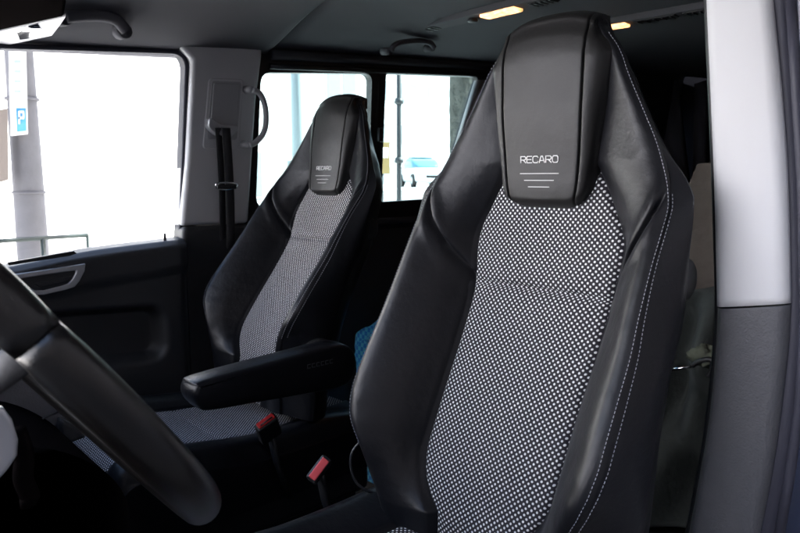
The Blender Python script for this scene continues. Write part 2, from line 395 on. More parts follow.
# headrest cushion: a proud padded block over the top centre
hx = table({1.028: .052, 1.045: .059, 1.098: .065, 1.18: .069, 1.253: .070, 1.30: .069, 1.33: .065})
hb = table({1.028: .062, 1.036: .070, 1.05: .077, 1.086: .083, 1.15: .092, 1.22: .101, 1.25: .103, 1.275: .096, 1.29: .086, 1.30: .080, 1.305: .078, 1.33: .06})
hy = table({1.028: .026, 1.033: .012, 1.042: .005, 1.098: .003, 1.18: -.002, 1.24: -.002, 1.275: .002, 1.30: .010, 1.33: .014})
def head_y(x, z):
    return hy(z) + .0035 * (x / .07) ** 2
def build_headrest(root):
    rows = []
    path = [(1.0285, None)] + [(z, None) for z in np.linspace(1.031, 1.30, 92)] + [(1.300 + .019 * math.sin(a), .010 + .045 * (1 - math.cos(a))) for a in np.linspace(.12, PI / 2, 12)]
    for q, (z, yy) in enumerate(path):
        zc = min(z, 1.30); X = hx(zc); B = hb(z if yy is None else 1.30)
        if yy is not None:
            u = min(1, (yy - .010) / .045); X = .069 * (1 - .14 * u); B = .079 - .009 * u ** 2
        f0 = hy(z) if yy is None else yy
        ye = (body_point_front(B, min(z, 1.295)) + .006) if yy is None else max(yy + .012, .034)
        pr = [(0, f0), (X * .5, f0 + .001), (X - .006, f0 + .0030), (X, f0 + .0035), (X + .006, f0 + .0040), (X + .006 + .5 * (B - X - .006), f0 + .004 + .14 * (ye - f0)), (B - .004, f0 + .003 + .48 * (ye - f0)), (B, ye), (B - (.008 if yy is None else -.002), ye + (.03 if yy is None else .002))]
        D = []
        S2 = [6, 7, 7, 7, 6, 6, 6, 4]
        A = np.array(pr)
        for i in range(8):
            p0 = A[i - 1] if i else A[1] * [-1, 1]; p1, p2 = A[i], A[i + 1]; p3 = A[min(i + 2, 8)]
            for t in np.linspace(0, 1, S2[i], endpoint=False):
                D.append(.5 * (2 * p1 + (-p0 + p2) * t + (2 * p0 - 5 * p1 + 4 * p2 - p3) * t * t + (-p0 + 3 * p1 - 3 * p2 + p3) * t ** 3))
        D.append(A[-1]); D = np.array(D)
        dz = np.zeros(len(D))
        if z < 1.06:      # rounded lower corners
            for j in range(len(D)):
                dz[j] = .020 * max(0, (D[j, 0] - .035) / .045) ** 2 * (1 - (z - 1.0285) / .0315)
        if yy is not None:
            dz[-5:] -= .030 * np.linspace(0, 1, 5) ** .8; dz[-11:-5] -= .0015 * np.linspace(0, 1, 6)
        for j in range(len(D)):
            d = abs(D[j, 0] - X)
            if D[j, 0] < B - .006 or z > 1.27: D[j, 1] += .0050 * math.exp(-(d / .0013) ** 2) - .0004 * math.exp(-((d - .008) / .005) ** 2)
        rows.append([(x, y, z + e) for (x, y), e in zip(D, dz)])
    P = np.array(rows); squash(P); Pm = P[:, ::-1] * [-1, 1, 1]
    h = grid('headrest', np.concatenate([Pm[:, :-1], P], 1), M['headrest'], root)
    # embroidered lettering and bars
    W, H = .0092, .0094
    G = {'R': [[(0, 0), (0, 1), (.8, 1), (1, .85), (1, .6), (.8, .45), (0, .45)], [(.5, .45), (1, 0)]],
         'E': [[(1, 1), (.12, 1), (0, .88), (0, .12), (.12, 0), (1, 0)], [(0, .5), (.85, .5)]],
         'C': [[(1, .82), (.82, 1), (.2, 1), (0, .8), (0, .2), (.2, 0), (.82, 0), (1, .18)]],
         'A': [[(0, 0), (.36, 1), (.62, 1), (1, 0)], [(.16, .32), (.84, .32)]],
         'O': [[(.2, 0), (0, .2), (0, .8), (.2, 1), (.8, 1), (1, .8), (1, .2), (.8, 0), (.2, 0)]]}
    mb = MB(); w = .00062
    x0 = -.033; adv = .0114
    def ribbon(a, b, ww=w):
        a = np.array(a); b = np.array(b); t = (b - a) / np.linalg.norm(b - a); n = np.array([-t[1], t[0]]) * ww
        a = a - t * ww * .6; b = b + t * ww * .6
        q = [a + n, b + n, b - n, a - n]
        lo = [(p[0], head_y(p[0], p[1]) + .0006, p[1]) for p in q]; hi = [(p[0], head_y(p[0], p[1]) - .0010, p[1]) for p in q]
        mb.add(lo + hi, [(0, 1, 2, 3), (7, 6, 5, 4), (0, 4, 5, 1), (1, 5, 6, 2), (2, 6, 7, 3), (3, 7, 4, 0)])
    for i, ch in enumerate('RECARO'):
        for st in G[ch]:
            for a, b in zip(st[:-1], st[1:]):
                ribbon((x0 + adv * i + a[0] * W, 1.0955 + a[1] * H), (x0 + adv * i + b[0] * W, 1.0955 + b[1] * H))
    mb.build('lettering', M['logo_thread'], h, smooth=False)
    for wd, z in ((.068, 1.0795), (.052, 1.0695), (.037, 1.0598)):
        mb = MB(); n = 10
        for k in range(n): ribbon((-wd / 2 + wd * k / n, z), (-wd / 2 + wd * (k + 1) / n, z), .00045)
        mb.build('emblem_bar', M['logo_thread'], h, smooth=False)

CZ = .541
def build_cushion(root):
    ys = np.concatenate([np.linspace(.0, -.60, 150), [-.60 - .05 * math.sin(a) for a in np.linspace(.15, PI / 2, 10)]])
    for_rows = []
    for i, y in enumerate(ys):
        drop = 0 if i < 150 else .07 * (1 - math.cos((i - 149) / 10 * PI / 2))
        t = -y
        cz = CZ - .012 * math.sin(min(t, .6) / .6 * PI) + .018 * smooth(.3, .55, t) - drop
        fx = .122 + .03 * smooth(.05, .4, t); rx = .205; rz = .022 * smooth(0, .15, t) + .006 + .006 * smooth(.15, .45, t)
        pr = [(0, cz), (fx * .6, cz + .001), (fx, cz + .003), (fx + .008, cz + .008), (fx + .5 * (rx - fx), cz + rz * .72), (rx, cz + rz), (rx + .025, cz + rz - .012), (.243, cz + rz - .045), (.245, cz - .03), (.235, CZ - .14)]
        S3 = [8, 7, 4, 5, 6, 5, 5, 5, 4]; A = np.array(pr); D = []
        for k in range(9):
            p0 = A[k - 1] if k else A[1] * [-1, 1]; p1, p2 = A[k], A[k + 1]; p3 = A[min(k + 2, 9)]
            for u in np.linspace(0, 1, S3[k], endpoint=False):
                D.append(.5 * (2 * p1 + (-p0 + p2) * u + (2 * p0 - 5 * p1 + 4 * p2 - p3) * u * u + (-p0 + 3 * p1 - 3 * p2 + p3) * u ** 3))
        D.append(A[-1]); D = np.array(D)
        for j in range(len(D)):
            D[j, 1] -= .005 * math.exp(-((D[j, 0] - fx) / .0035) ** 2) if j < 26 else 0
            if j < 15: D[j, 1] -= .005 * math.exp(-((y + .36) / .005) ** 2) * (1 - (D[j, 0] / fx) ** 6)
        for_rows.append([(x, y, z) for x, z in D])
    P = np.array(for_rows); c = P[:, 0, 1:]; L = np.concatenate([[0], np.cumsum(np.hypot(*np.diff(c, axis=0).T))])
    Fp = P[:, :16]; FF = np.concatenate([Fp[:, ::-1][:, :-1] * [-1, 1, 1], Fp], 1)
    UV = np.stack([FF[:, :, 0] * 1.02, np.repeat(L[:, None], FF.shape[1], 1)], 2)
    f = grid('cushion_panel', FF, M['weave'], root, UV=UV, flip=True)
    for s in (1, -1): grid('cushion_bolster', P[:, 15:] * [s, 1, 1], M['leather'], root, flip=(s > 0))
    MB().box((0, -.30, CZ - .20), (.44, .56, .16)).build('seat_base', M['pblack'], root, bevel=.02)
    MB().box((0, -.27, .16), (.40, .44, .31)).build('pedestal', M['carpet'], root, bevel=.01)

seat = empty('car_seat', (0, 0, 0), 'nearer black leather bucket seat with white dotted fabric centre, behind the steering wheel', 'car seat', 'pair of front bucket seats')
build_backrest(seat); build_headrest(seat); build_cushion(seat)
mb = MB(); mb.lathe([(.024, -.02), (.027, -.016), (.027, .006), (.023, .009)], (.224, .002, .946), 'X'); mb.build('recline_knob', M['pblack'], seat)

seat2 = copy_tree(seat); seat2.location = (-.906, .269, 0)
seat2['label'] = 'farther black leather bucket seat with white dotted fabric centre, beside the passenger door'
TILT = R_(-10.5)
BACK = ('fabric_panel', 'side_bolster', 'back_shell', 'headrest', 'recline_knob')
for c in seat2.children:
    nm = c.name.split('.')[0]
    if nm in BACK:
        piv = Vector((0, 0, 1.10)); Rm = Matrix.Rotation(-TILT * -1, 3, 'X')
        c.rotation_euler = (-TILT * -1, 0, 0); c.location = piv - Rm @ piv
    elif nm == 'cushion_panel' or nm == 'cushion_bolster':
        c.location = (0, -.03, -.066)

# wire loop beside the driver's seat bolster
mb = MB(); mb.tube(spline([(-.205, -.155, .66), (-.218, -.182, .63), (-.215, -.178, .585), (-.20, -.15, .558), (-.19, -.10, .55)], 8), .0022, n=8)
wire = mb.build('release_strap', M['pdark'], seat)

# armrest on the far seat
def armrest():
    X0 = -.645; X1 = -.575
    out = [(-.247, .622), (-.268, .634), (-.280, .655), (-.276, .675), (-.258, .685), (-.15, .692), (-.03, .698), (.06, .702), (.095, .694), (.115, .672), (.118, .645), (.106, .613), (.07, .600), (-.04, .606), (-.15, .614)]
    P = spline([(0, a, b) for a, b in out], 8, True)
    mb = MB(); n = len(P); rings = []
    T_ = np.roll(P, -1, 0) - np.roll(P, 1, 0); Nn = np.stack([0 * T_[:, 0], T_[:, 2], -T_[:, 1]], 1); Nn /= np.linalg.norm(Nn, axis=1)[:, None]
    if np.sum((P - P.mean(0)) * Nn) < 0: Nn = -Nn
    for X, s_ in ((X0, .010), (X0 + .002, .005), (X0 + .005, .002), (X0 + .011, 0), ((X0 + X1) / 2, -.001), (X1 - .011, 0), (X1 - .005, .002), (X1 - .002, .005), (X1, .010)):
        rings.append([(X, v[1], v[2]) for v in P - Nn * s_])
    V = [v for r in rings for v in r]; F = []
    for i in range(len(rings) - 1): F += [(i * n + k, i * n + (k + 1) % n, (i + 1) * n + (k + 1) % n, (i + 1) * n + k) for k in range(n)]
    F += [tuple(range(n)), tuple(range(len(rings) * n - 1, (len(rings) - 1) * n - 1, -1))]
    mb.add(V, F)
    a = mb.build('armrest', M['leather'], None)
    # faint mark near the hinge end of the outer side
    t = MB(); 
    for i in range(6):
        y = -.02 + .012 * i
        for dz in (0, .008):
            t.box((X1 + .0004, y + .004, .664 + dz), (.0012, .008, .0012))
        t.box((X1 + .0004, y, .668), (.0012, .0012, .009))
    t.build('side_mark', M['logo_dark'], a, smooth=False)
    t = MB(); t.lathe([(.030, 0), (.034, .006), (.034, .045), (.028, .05)], (X0 - .048, .075, .665), 'X'); t.build('hinge', M['pblack'], a)
    return a
arm = armrest(); arm.parent = seat2; arm.location = (.906, -.269, 0)

# ================================================================== BUCKLES
def buckle(c, up, axis, lit, label):
    e = empty('seat_belt_buckle', c, label, 'seat belt buckle', 'seat belt buckles between the seats')
    z = Vector(up).normalized(); x = Vector(axis); x = (x - z * x.dot(z)).normalized(); y = z.cross(x)
    Rm = Matrix((x, y, z)).transposed()
    def bx(name, lc, d, m, parent, bev):
        mb = MB(); mb.box((0, 0, 0), d)
        mb.V = [tuple(Rm @ (Vector(v) + Vector(lc)) + Vector(c)) for v in mb.V]
        return mb.build(name, m, parent, bevel=bev, smooth=True)
    bx('housing', (0, 0, -.030), (.050, .022, .066), M['pblack'], e, .005)
    bx('release_button', (0, 0, .004), (.041, .0145, .006), M[lit], e, .002)
    if lit == 'red': bx('latch_slot', (0, -.0035, .0078), (.030, .003, .001), M['pblack'], e, 0)
    mb = MB(); s = Rm @ Vector((0, 0, -.06)) + Vector(c)
    mb.tube([s, s + Vector((-.01, .02, -.07)), s + Vector((-.01, .05, -.16))], .014, n=8, flat=.4); mb.build('stalk', M['pblack'], e)
    return e
buckle(tuple(at_x(266, 422, -.60)), (.45, -.45, .77), (.10, .75, .35), 'red', 'red topped black seat belt buckle beside the farther seat cushion')
buckle(tuple(at_x(319, 469, -.33)), (.72, -.52, .45), (.10, .62, .62), 'redlit', 'bright red seat belt buckle low beside the nearer seat')

# ================================================================== STEERING WHEEL
YC, ZC, TW, RW = -.696, .942, .927, .1985
sw = empty('steering_wheel', (0, YC, ZC), 'black leather steering wheel with thick rim in front of the nearer seat', 'steering wheel')
uX = np.array([1, 0, 0]); uV = np.array([0, -math.cos(TW), math.sin(TW)]); uN = np.cross(uX, uV)   # normal towards the windscreen or driver
if uN[1] < 0: uN = -uN
wc = np.array([0, YC, ZC])
def wp(a, r=RW, d=0): return wc + (uX * math.cos(a) + uV * math.sin(a)) * r + uN * d
def rim(a0, a1, rr, name, m):
    A = np.linspace(a0, a1, int(abs(a1 - a0) / .05) + 2)
    mb = MB(); mb.tube([wp(a) for a in A], [rr(i / (len(A) - 1)) for i in range(len(A))], n=24); return mb.build(name, m, sw)
bulge = lambda t: .0166 + .0012 * math.sin(PI * t) - .0012 * (1 - smooth(0, .06, t)) - .0012 * (1 - smooth(0, .06, 1 - t))
GA = R_(15)
rim(GA, PI - GA, bulge, 'upper_rim', M['wheel'])
rim(PI - GA, 2 * PI + GA, lambda t: .0162 - .0012 * (1 - smooth(0, .04, t)) - .0012 * (1 - smooth(0, .04, 1 - t)), 'lower_rim', M['wheel'])
mb = MB()
prof = [(0.0, -.02), (.032, -.02), (.042, -.012), (.045, .002), (.040, .012), (.025, .016), (.0, .018)]
n = 36; V = []; F = []
for r, d in prof:
    for k in range(n):
        a = 2 * PI * k / n; V.append(wc + (uX * math.cos(a) * 1.1 + uV * math.sin(a) * .9) * max(r, .001) + uN * (d - .090))
for i in range(len(prof) - 1): F += [(i * n + k, i * n + (k + 1) % n, (i + 1) * n + (k + 1) % n, (i + 1) * n + k) for k in range(n)]
mb.add(V, F); mb.build('airbag_cover', M['pblack'], sw)
for a in (R_(14), R_(166)):
    mb = MB(); mb.tube([wp(a, .03, -.085), wp(a, .12, -.040), wp(a, RW - .003, -.002)], [.016, .013, .010], n=14, flat=.45); mb.build('spoke', M['pblack'], sw)
mb = MB(); mb.tube([wc - uN * .09, wc - uN * .18 + np.array([0, -.02, -.03])], [.045, .05], n=20); mb.build('column', M['pblack'], sw)

# chrome stalk end at the lower left of the view
q = [at_x(x, y, .02) for x, y in ((-14, 404), (6, 408), (15, 420), (21, 440), (20, 456), (11, 470), (0, 482), (-14, 492))]
mb = MB(); mb.prism(q, (-.03, -.006, .0))
tr = mb.build('silver_trim', M['silver'], sw, bevel=.006)
q = spline([at_x(x, y, -.02) for x, y in ((16, 430), (24, 455), (23, 478), (30, 497), (22, 500))], 5)
mb = MB(); mb.tube(q, .008, n=10); mb.build('stalk', M['visor'], sw)

# ================================================================== VAN SHELL
van = empty('van_body', (-.455, .9, 0), 'grey lined van cabin shell with light pillars and dark floor', 'van body')
XC = -.455
def z_edge(y): return 1.432 + .075 * y
def z_lip(y): return z_edge(y) - .003 * (1 - smooth(.02, .20, y))
def ceil_z(x, y):
    e = z_lip(y) if x < XC else z_edge(y); t = abs(x - XC) / .84
    return e + (1.565 + .01 * y - e) * (1 - smooth(.40, 1.0, t) ** 1.3) - .010 * 0
def ceiling_part(y0, y1, x0, x1, dz=0):
    ys = np.linspace(y0, y1, 40); xs = np.linspace(x0, x1, 60)
    return np.array([[(x, y, ceil_z(x, y) + dz) for x in xs] for y in ys])
XL, XR = XC - .835, XC + .835
YS = .285
grid('front_headliner', ceiling_part(-.80, YS, XL, XR, -.014), M['liner'], van, solid=.006)
grid('rear_headliner', ceiling_part(YS + .004, 3.0, XL, XR, 0), M['liner'], van, solid=.006)
mb = MB(); mb.tube([(x, YS, ceil_z(x, YS) - .012) for x in np.linspace(XL + .005, XR - .005, 60)], .0065, n=8); mb.build('headliner_edge', M['pgrey'], van)
mb = MB(); mb.prism([(XL - .04, -.85, 1.64), (XR + .04, -.85, 1.64), (XR + .04, 3.05, 1.64), (XL - .04, 3.05, 1.64)], (0, 0, .03)); mb.build('roof', M['paint'], van)
mb = MB(); mb.box((XC, .9, -.02), (1.74, 4.4, .03)); mb.build('floor_carpet', M['carpet'], van)
mb = MB(); mb.box((XC, 3.03, .82), (1.80, .04, 1.66)); mb.build('rear_door_panel', M['dliner'], van)
mb = MB(); mb.box((.395, 1.62, .82), (.03, 2.84, 1.66)); mb.build('side_wall', M['dliner'], van)

# passenger side: window frames and walls traced on the leaning wall
def wallpoly(pts, off=0.0): return [at_wall(x, y, off) for x, y in pts]
def frame_ring(name, outer, inner, off, thick, m, parent, bevel=0):
    # outer and inner loops with the same number of points, in wall coordinates (y, z)
    n = len(outer); V = []
    for L_ in (outer, inner):
        for y, z in L_: V.append((wall_x(z, off), y, z))
    for L_ in (outer, inner):
        for y, z in L_: V.append((wall_x(z, off) - thick, y, z))
    F = []
    for k in range(n):
        j = (k + 1) % n
        F += [(k, j, n + j, n + k), (2 * n + k, 3 * n + k, 3 * n + j, 2 * n + j), (k, 2 * n + k, 2 * n + j, j), (n + k, n + j, 3 * n + j, 3 * n + k)]
    return mesh(name, V, F, m, parent, smooth=False, bevel=bevel)
def rrect(quad, r, n=6):         # rounded quadrilateral through 4 (y,z) corners
    Q = [np.array(q, float) for q in quad]; out = []
    for i in range(4):
        p = Q[i]; a = Q[i - 1]; b = Q[(i + 1) % 4]
        ri = r[i] if hasattr(r, '__len__') else r
        ua = (a - p) / np.linalg.norm(a - p) * ri; ub = (b - p) / np.linalg.norm(b - p) * ri
        for t in np.linspace(0, 1, n): out.append(tuple((p + ua) * (1 - t) ** 2 + 2 * p * t * (1 - t) + (p + ub) * t * t))
    return out
def shrink(quad, d):
    c = np.mean(np.array(quad), 0); 
    return [tuple(np.array(q) + np.sign(c - np.array(q)) * d) for q in quad]

def wq(*pts): return [tuple(at_wall(x, y)[1:]) for x, y in pts]
# the two rear panes: (left pane) and (right pane)
pane1 = wq((259, 73), (370, 74), (366, 203), (254, 207))
pane2 = wq((384, 74), (477, 77), (440, 198), (379, 202))
big = [pane1[0], pane2[1], pane2[2], pane1[3]]
def grow(q, d): return shrink(q, -d)
swn = empty('sliding_side_window', (wall_x(1.2), .8, 1.0), 'tinted two pane side window in black frame behind the farther seat', 'window')
y0 = .20
# outer black frame as surrounding band
ob = [(.205, z_edge(.2) + .01), (1.62, z_edge(1.6) + .01), (1.62, .86), (.205, .86)]
# single frame around both panes made from two rings + divider
pL = rrect(pane1, .035); pR = rrect(pane2, [.012, .03, .03, .012])
mid_t = ((np.array(pane1[1]) + np.array(pane2[0])) / 2); mid_b = ((np.array(pane1[2]) + np.array(pane2[3])) / 2)
frame_ring('window_frame', rrect([ob[0], tuple(mid_t + [0, .03]), tuple(mid_b - [0, .14]), ob[3]], .001), pL, .012, .03, M['pblack'], swn)
frame_ring('window_frame', rrect([tuple(mid_t + [0.001, .03]), ob[1], ob[2], tuple(mid_b - [-0.001, .14])], .001), pR, .012, .03, M['pblack'], swn)
for pn in (pane1, pane2):
    g = grow(pn, .012); V = [(wall_x(z, -.006), y, z) for y, z in g] + [(wall_x(z, -.010), y, z) for y, z in g]
    mesh('pane', V, [(0, 1, 2, 3), (7, 6, 5, 4), (0, 4, 5, 1), (1, 5, 6, 2), (2, 6, 7, 3), (3, 7, 4, 0)], M['glass_tint'], swn, smooth=False)
# small latch on the divider
p = at_wall(379, 135, .016); mb = MB(); mb.box((p[0] + .006, p[1], p[2]), (.014, .022, .05)); mb.build('latch', M['pblack'], swn, bevel=.004)

# wall below and above the rear side window, rails, rear end
mb = MB(); mb.box((wall_x(.5) + .0, 1.62, .46), (.03, 2.82, .90)); mb.build('lower_side_trim', M['pdoor'], van, bevel=.004)
mb = MB(); mb.box((wall_x(.93) + .012, 1.62, .915), (.035, 2.82, .022)); mb.build('window_ledge', M['dliner'], van, bevel=.008)
for off, dz, r, m in ((.030, -.012, .016, 'dliner'), (.018, -.045, .010, 'pblack')):
    mb = MB(); mb.tube([(wall_x(1.4, off), y, z_edge(y) + dz) for y in np.linspace(.30, 3.0, 20)], r, n=10); mb.build('cornice_rail', M[m], van)
mb = MB(); V = [(wall_x(z, .004), y, z) for y, z in ((1.605, .9), (3.02, .9), (3.02, 1.65), (1.605, 1.65))]
mb.prism(V, (-.02, 0, 0)); mb.build('rear_side_trim', M['dliner'], van)
# upper strip between the frame and roof
mb = MB(); V = [(wall_x(1.5, .006), y, z) for y, z in ((.205, z_edge(.2) - .002), (1.62, z_edge(1.6) - .002), (1.62, 1.65), (.205, 1.65))]
mb.prism(V, (-.03, 0, 0)); mb.build('roof_rail', M['dliner'], van)

# light grey strip at the rear edge of the right pane
a = [at_wall(478, 80, .02), at_wall(486, 80, .02), at_wall(462, 150, .02), at_wall(452, 165, .02)]
mb = MB(); mb.prism(a, (-.02, 0, 0)); mb.build('pillar_trim', M['pgrey'], swn)

# ---- far B pillar
def px_wall(pts, off): return [tuple(at_wall(x, y, off)[1:]) for x, y in pts]
pil = empty('door_pillar', (wall_x(.9), .16, 0), 'light grey passenger side door pillar between door window and rear side window', 'pillar')
top = px_wall([(170, 38), (192, 60), (190, 100), (187, 160), (181, 226), (248, 223), (252, 160), (256, 100), (262, 62), (262, 48)], .03)
top[0] = (top[0][0], z_edge(top[0][0]) + .02); top[-1] = (top[-1][0], z_edge(top[-1][0]) + .02); top[-2] = (top[-1][0] , z_edge(.25) - .02)
V = [(wall_x(z, .035), y, z) for y, z in top]
mb = MB(); mb.prism(V, (-.075, 0, 0)); mb.build('upper_trim', M['plight'], pil, bevel=.012, seg=4)
low = [(top[4][0] + .003, top[4][1] - .002), (top[5][0], top[5][1] - .002), (.28, .70), (.30, .0), (-.03, .0), (-.035, .45), (.0, .70)]
V = [(wall_x(.9, .045), y, z) for y, z in low]
mb = MB(); mb.prism(V, (-.075, 0, 0)); mb.build('lower_trim', M['pdoor'], pil, bevel=.014, seg=4)
# belt height adjuster recess and slider
adj = empty('belt_height_adjuster', at_wall(225, 115, .04), 'grey seat belt height adjuster plate set in the far pillar', 'belt adjuster')
def wall_rr(px, off, th, name, m, parent, r=.012, bevel=.003):
    q = rrect(px_wall(px, off), r); V = [(wall_x(z, off), y, z) for y, z in q]
    mb = MB(); mb.prism(V, (-th, 0, 0)); return mb.build(name, m, parent, bevel=bevel)
wall_rr([(209, 78), (244, 79), (239, 149), (203, 149)], .0385, .006, 'surround', M['plight'], adj, .014, .003)
wall_rr([(212, 81), (241.5, 82), (237, 140), (207, 139)], .0400, .006, 'recess_plate', M['pgrey'], adj, .010, .001)
wall_rr([(214, 83), (240, 84), (236, 134), (210, 133)], .0430, .006, 'slider_plate', M['pgrey'], adj, .006, .002)
q = [at_wall(x, y, .062) for x, y in ((209, 121), (212, 118), (222, 124), (238, 126), (237, 132), (230, 137), (218, 135), (210, 128))]
mb = MB(); mb.prism(spline(q, 4, True), (-.028, 0, 0)); mb.build('belt_guide', M['silver'], adj, bevel=.004)
# belt
bl = empty('seat_belt', at_wall(225, 180, .06), 'black seat belt webbing hanging down the far pillar from its guide', 'seat belt')
for dx0, dx1, nm in ((-9, -3, 0), (-2, 6, .004)):
    L_, Rr = [], []
    for y in np.linspace(128, 262, 24):
        k = (y - 128) / 134
        cx = 224 + 4 * k + (2 * math.sin(k * 3))
        L_.append(at_wall(cx + dx0, y, .062 - .02 * k + nm)); Rr.append(at_wall(cx + dx1, y, .060 - .02 * k + nm * 1.5))
    P = np.array([[a * (1 - t) + b * t for t in (0, .5, 1)] for a, b in zip(L_, Rr)])
    grid('webbing', P, M['belt'], bl, solid=.002)
mb = MB(); c = at_wall(225, 185, .07); mb.tube(spline([at_wall(x, y, .075) for x, y in ((216, 185), (220, 189), (228, 189), (236, 187), (236, 184), (228, 183), (219, 183))], 4, True), .0035, n=8, closed=True); mb.build('latch_tongue', M['chrome'], bl)
mb = MB(); mb.box(at_wall(226, 187, .079), (.014, .062, .013)); mb.build('tongue_cover', M['pblack'], bl, bevel=.003)

# grab handles
def handle(name_pts, r, label, m, foot=None, flat=None):
    p = spline(name_pts, 8); e = empty('grab_handle', p[0], label, 'grab handle', 'grab handles')
    mb = MB(); mb.tube(p, r, n=14, flat=flat); mb.build('grip', m, e)
    for q in (p[0], p[-1]):
        mb = MB(); mb.tube([q + np.array([-.004, 0, 0]), q + np.array([-.04, 0, .004])], [r * 1.25, r * 1.4], n=12); mb.build('mount', m, e)
    return e
handle([at_wall(x, y, .075) for x, y in ((253, 90), (260, 94), (265, 106), (266, 122), (263, 134), (256, 142), (250, 145))], .0085, 'light grey vertical grab handle on the rear edge of the far pillar', M['pgrey'])
handle([at_wall(x, y, .135) for x, y in ((66, 17), (84, 15.5), (104, 16), (116, 20), (122, 26), (126, 31))], .014, 'dark grey roof grab handle above the passenger door window', M['liner'])
handle([at_wall(x, y, .17) for x, y in ((391, 51), (395, 45), (405, 42), (420, 41), (430, 43), (434, 48))], .009, 'small grey roof grab handle above the rear side window', M['liner'])

# ---- passenger door
door = empty('passenger_door', (-1.27, -.3, .0), 'black passenger door with silver handle surround, moulded pocket and large window', 'car door')
DX = -1.225
zsill = table({-1.1: .785, -.44: .853, -.24: .880, .03: .896})
Pys = np.arange(-1.10, .021, .006); Pzs = np.linspace(.05, 1, 190)
pk = dict(c=(-.33, .655), h=(.27, .075), r=.045)
hd0 = at_x(20, 281, DX); 
def sdrr(y, z, c, h, r):
    qy = abs(y - c[0]) - h[0] + r; qz = abs(z - c[1]) - h[1] + r
    return math.hypot(max(qy, 0), max(qz, 0)) + min(max(qy, qz), 0) - r
rows = []
for y in Pys:
    zt = zsill(y); row = []
    for s in Pzs:
        z = .05 + (zt - .05) * (s - .05) / .95
        d = sdrr(y, z + .06 * (y + .33), pk['c'], pk['h'], pk['r'])
        x = DX - .055 * smooth(.012, -.018, d)
        x += .012 * smooth(.80 + .1 * y, .835 + .1 * y, z) - .020 * smooth(zt - .02, zt, z) ** 2
        x -= .006 * smooth(-.012, .012, y)
        row.append((x, y, z))
    for k in range(1, 7): row.append((row[-1][0] - .010, y, zt + .0005 * k))
    rows.append(row)
grid('door_panel', np.array(rows), M['pdoor'], door, solid=.004)
# door frame band and seal behind the glass
gl = [(-1.1, 1.28), (.055, z_edge(0) - .015), (.045, .88), (-1.1, .75)]
inner = px_wall([(-30, 54), (186, 51), (179, 240), (-40, 278)], .0)
inner[1] = (inner[1][0], z_edge(0) - .012)
mg = rrect([(-.95, z_edge(-.95) - .03), inner[1], inner[2], (-.95, .76)], [.02, .05, .02, .02], 8)
og = rrect([(-1.05, z_edge(-.95) + .05), (.085, z_edge(.1) + .06), (.075, .84), (-1.05, .60)], [.01, .01, .01, .01], 8)
frame_ring('window_frame', og, mg, -.005, .03, M['dliner'], door)
sq = [(wall_x(z, .008), y, z) for y, z in mg]
mb = MB(); mb.tube(sq, .007, n=8, closed=True); mb.build('window_seal', M['rubber'], door)
g = [(-1.0, z_edge(-1) - .01), (.07, z_edge(0) + .005), (.06, .85), (-1.0, .70)]
V = [(wall_x(z, -.014), y, z) for y, z in g] + [(wall_x(z, -.018), y, z) for y, z in g]
mesh('pane', V, [(0, 1, 2, 3), (7, 6, 5, 4), (0, 4, 5, 1), (1, 5, 6, 2), (2, 6, 7, 3), (3, 7, 4, 0)], M['glass_clear'], door, smooth=False)
# handle surround
def ring_px(name, outer, inner_, X, th, m, parent, bevel):
    n = len(outer); A = [at_x(x, y, X) for x, y in outer]; B = [at_x(x, y, X) for x, y in inner_]
    V = A + B + [a + np.array([-th, 0, 0]) for a in A] + [b + np.array([-th, 0, 0]) for b in B]; F = []
    for k in range(n):
        j = (k + 1) % n
        F += [(k, j, n + j, n + k), (2 * n + k, 3 * n + k, 3 * n + j, 2 * n + j), (k, 2 * n + k, 2 * n + j, j), (n + k, n + j, 3 * n + j, 3 * n + k)]
    return mesh(name, V, F, m, parent, bevel=bevel)
oo = [(4, 276), (45, 270), (86, 263.5), (85, 271), (80, 281), (75, 287), (66, 290), (44, 295), (34, 295), (22, 287)]
ii = [(17, 279.5), (45, 275), (76, 270.5), (75.5, 274), (72, 280), (68, 284), (62, 286), (44, 290.5), (35, 290.5), (27, 286)]
ring_px('handle_surround', oo, ii, DX + .022, .018, M['silver'], door, .003)
mb = MB(); mb.prism([at_x(x, y, DX + .011) for x, y in ii], (-.006, 0, 0)); mb.build('handle_cup', M['pdark'], door)
mb = MB(); mb.prism([at_x(x, y, DX + .020) for x, y in ((34, 283.5), (72, 276), (70, 280), (62, 283), (40, 287.5))], (-.006, 0, 0)); mb.build('door_handle', M['pdark'], door, bevel=.002)
mb = MB(); mb.prism([at_x(x, y, DX + .018) for x, y in ((8, 262.5), (74, 251), (77, 253.5), (70, 256), (9, 265.5))], (-.012, 0, 0)); mb.build('vent_slot', M['pblack'], door, bevel=.001)
mb = MB(); p = at_x(165, 239, -1.25); mb.lathe([(.004, -.01), (.004, .012), (.003, .016)], p); mb.build('lock_pin', M['pblack'], door)

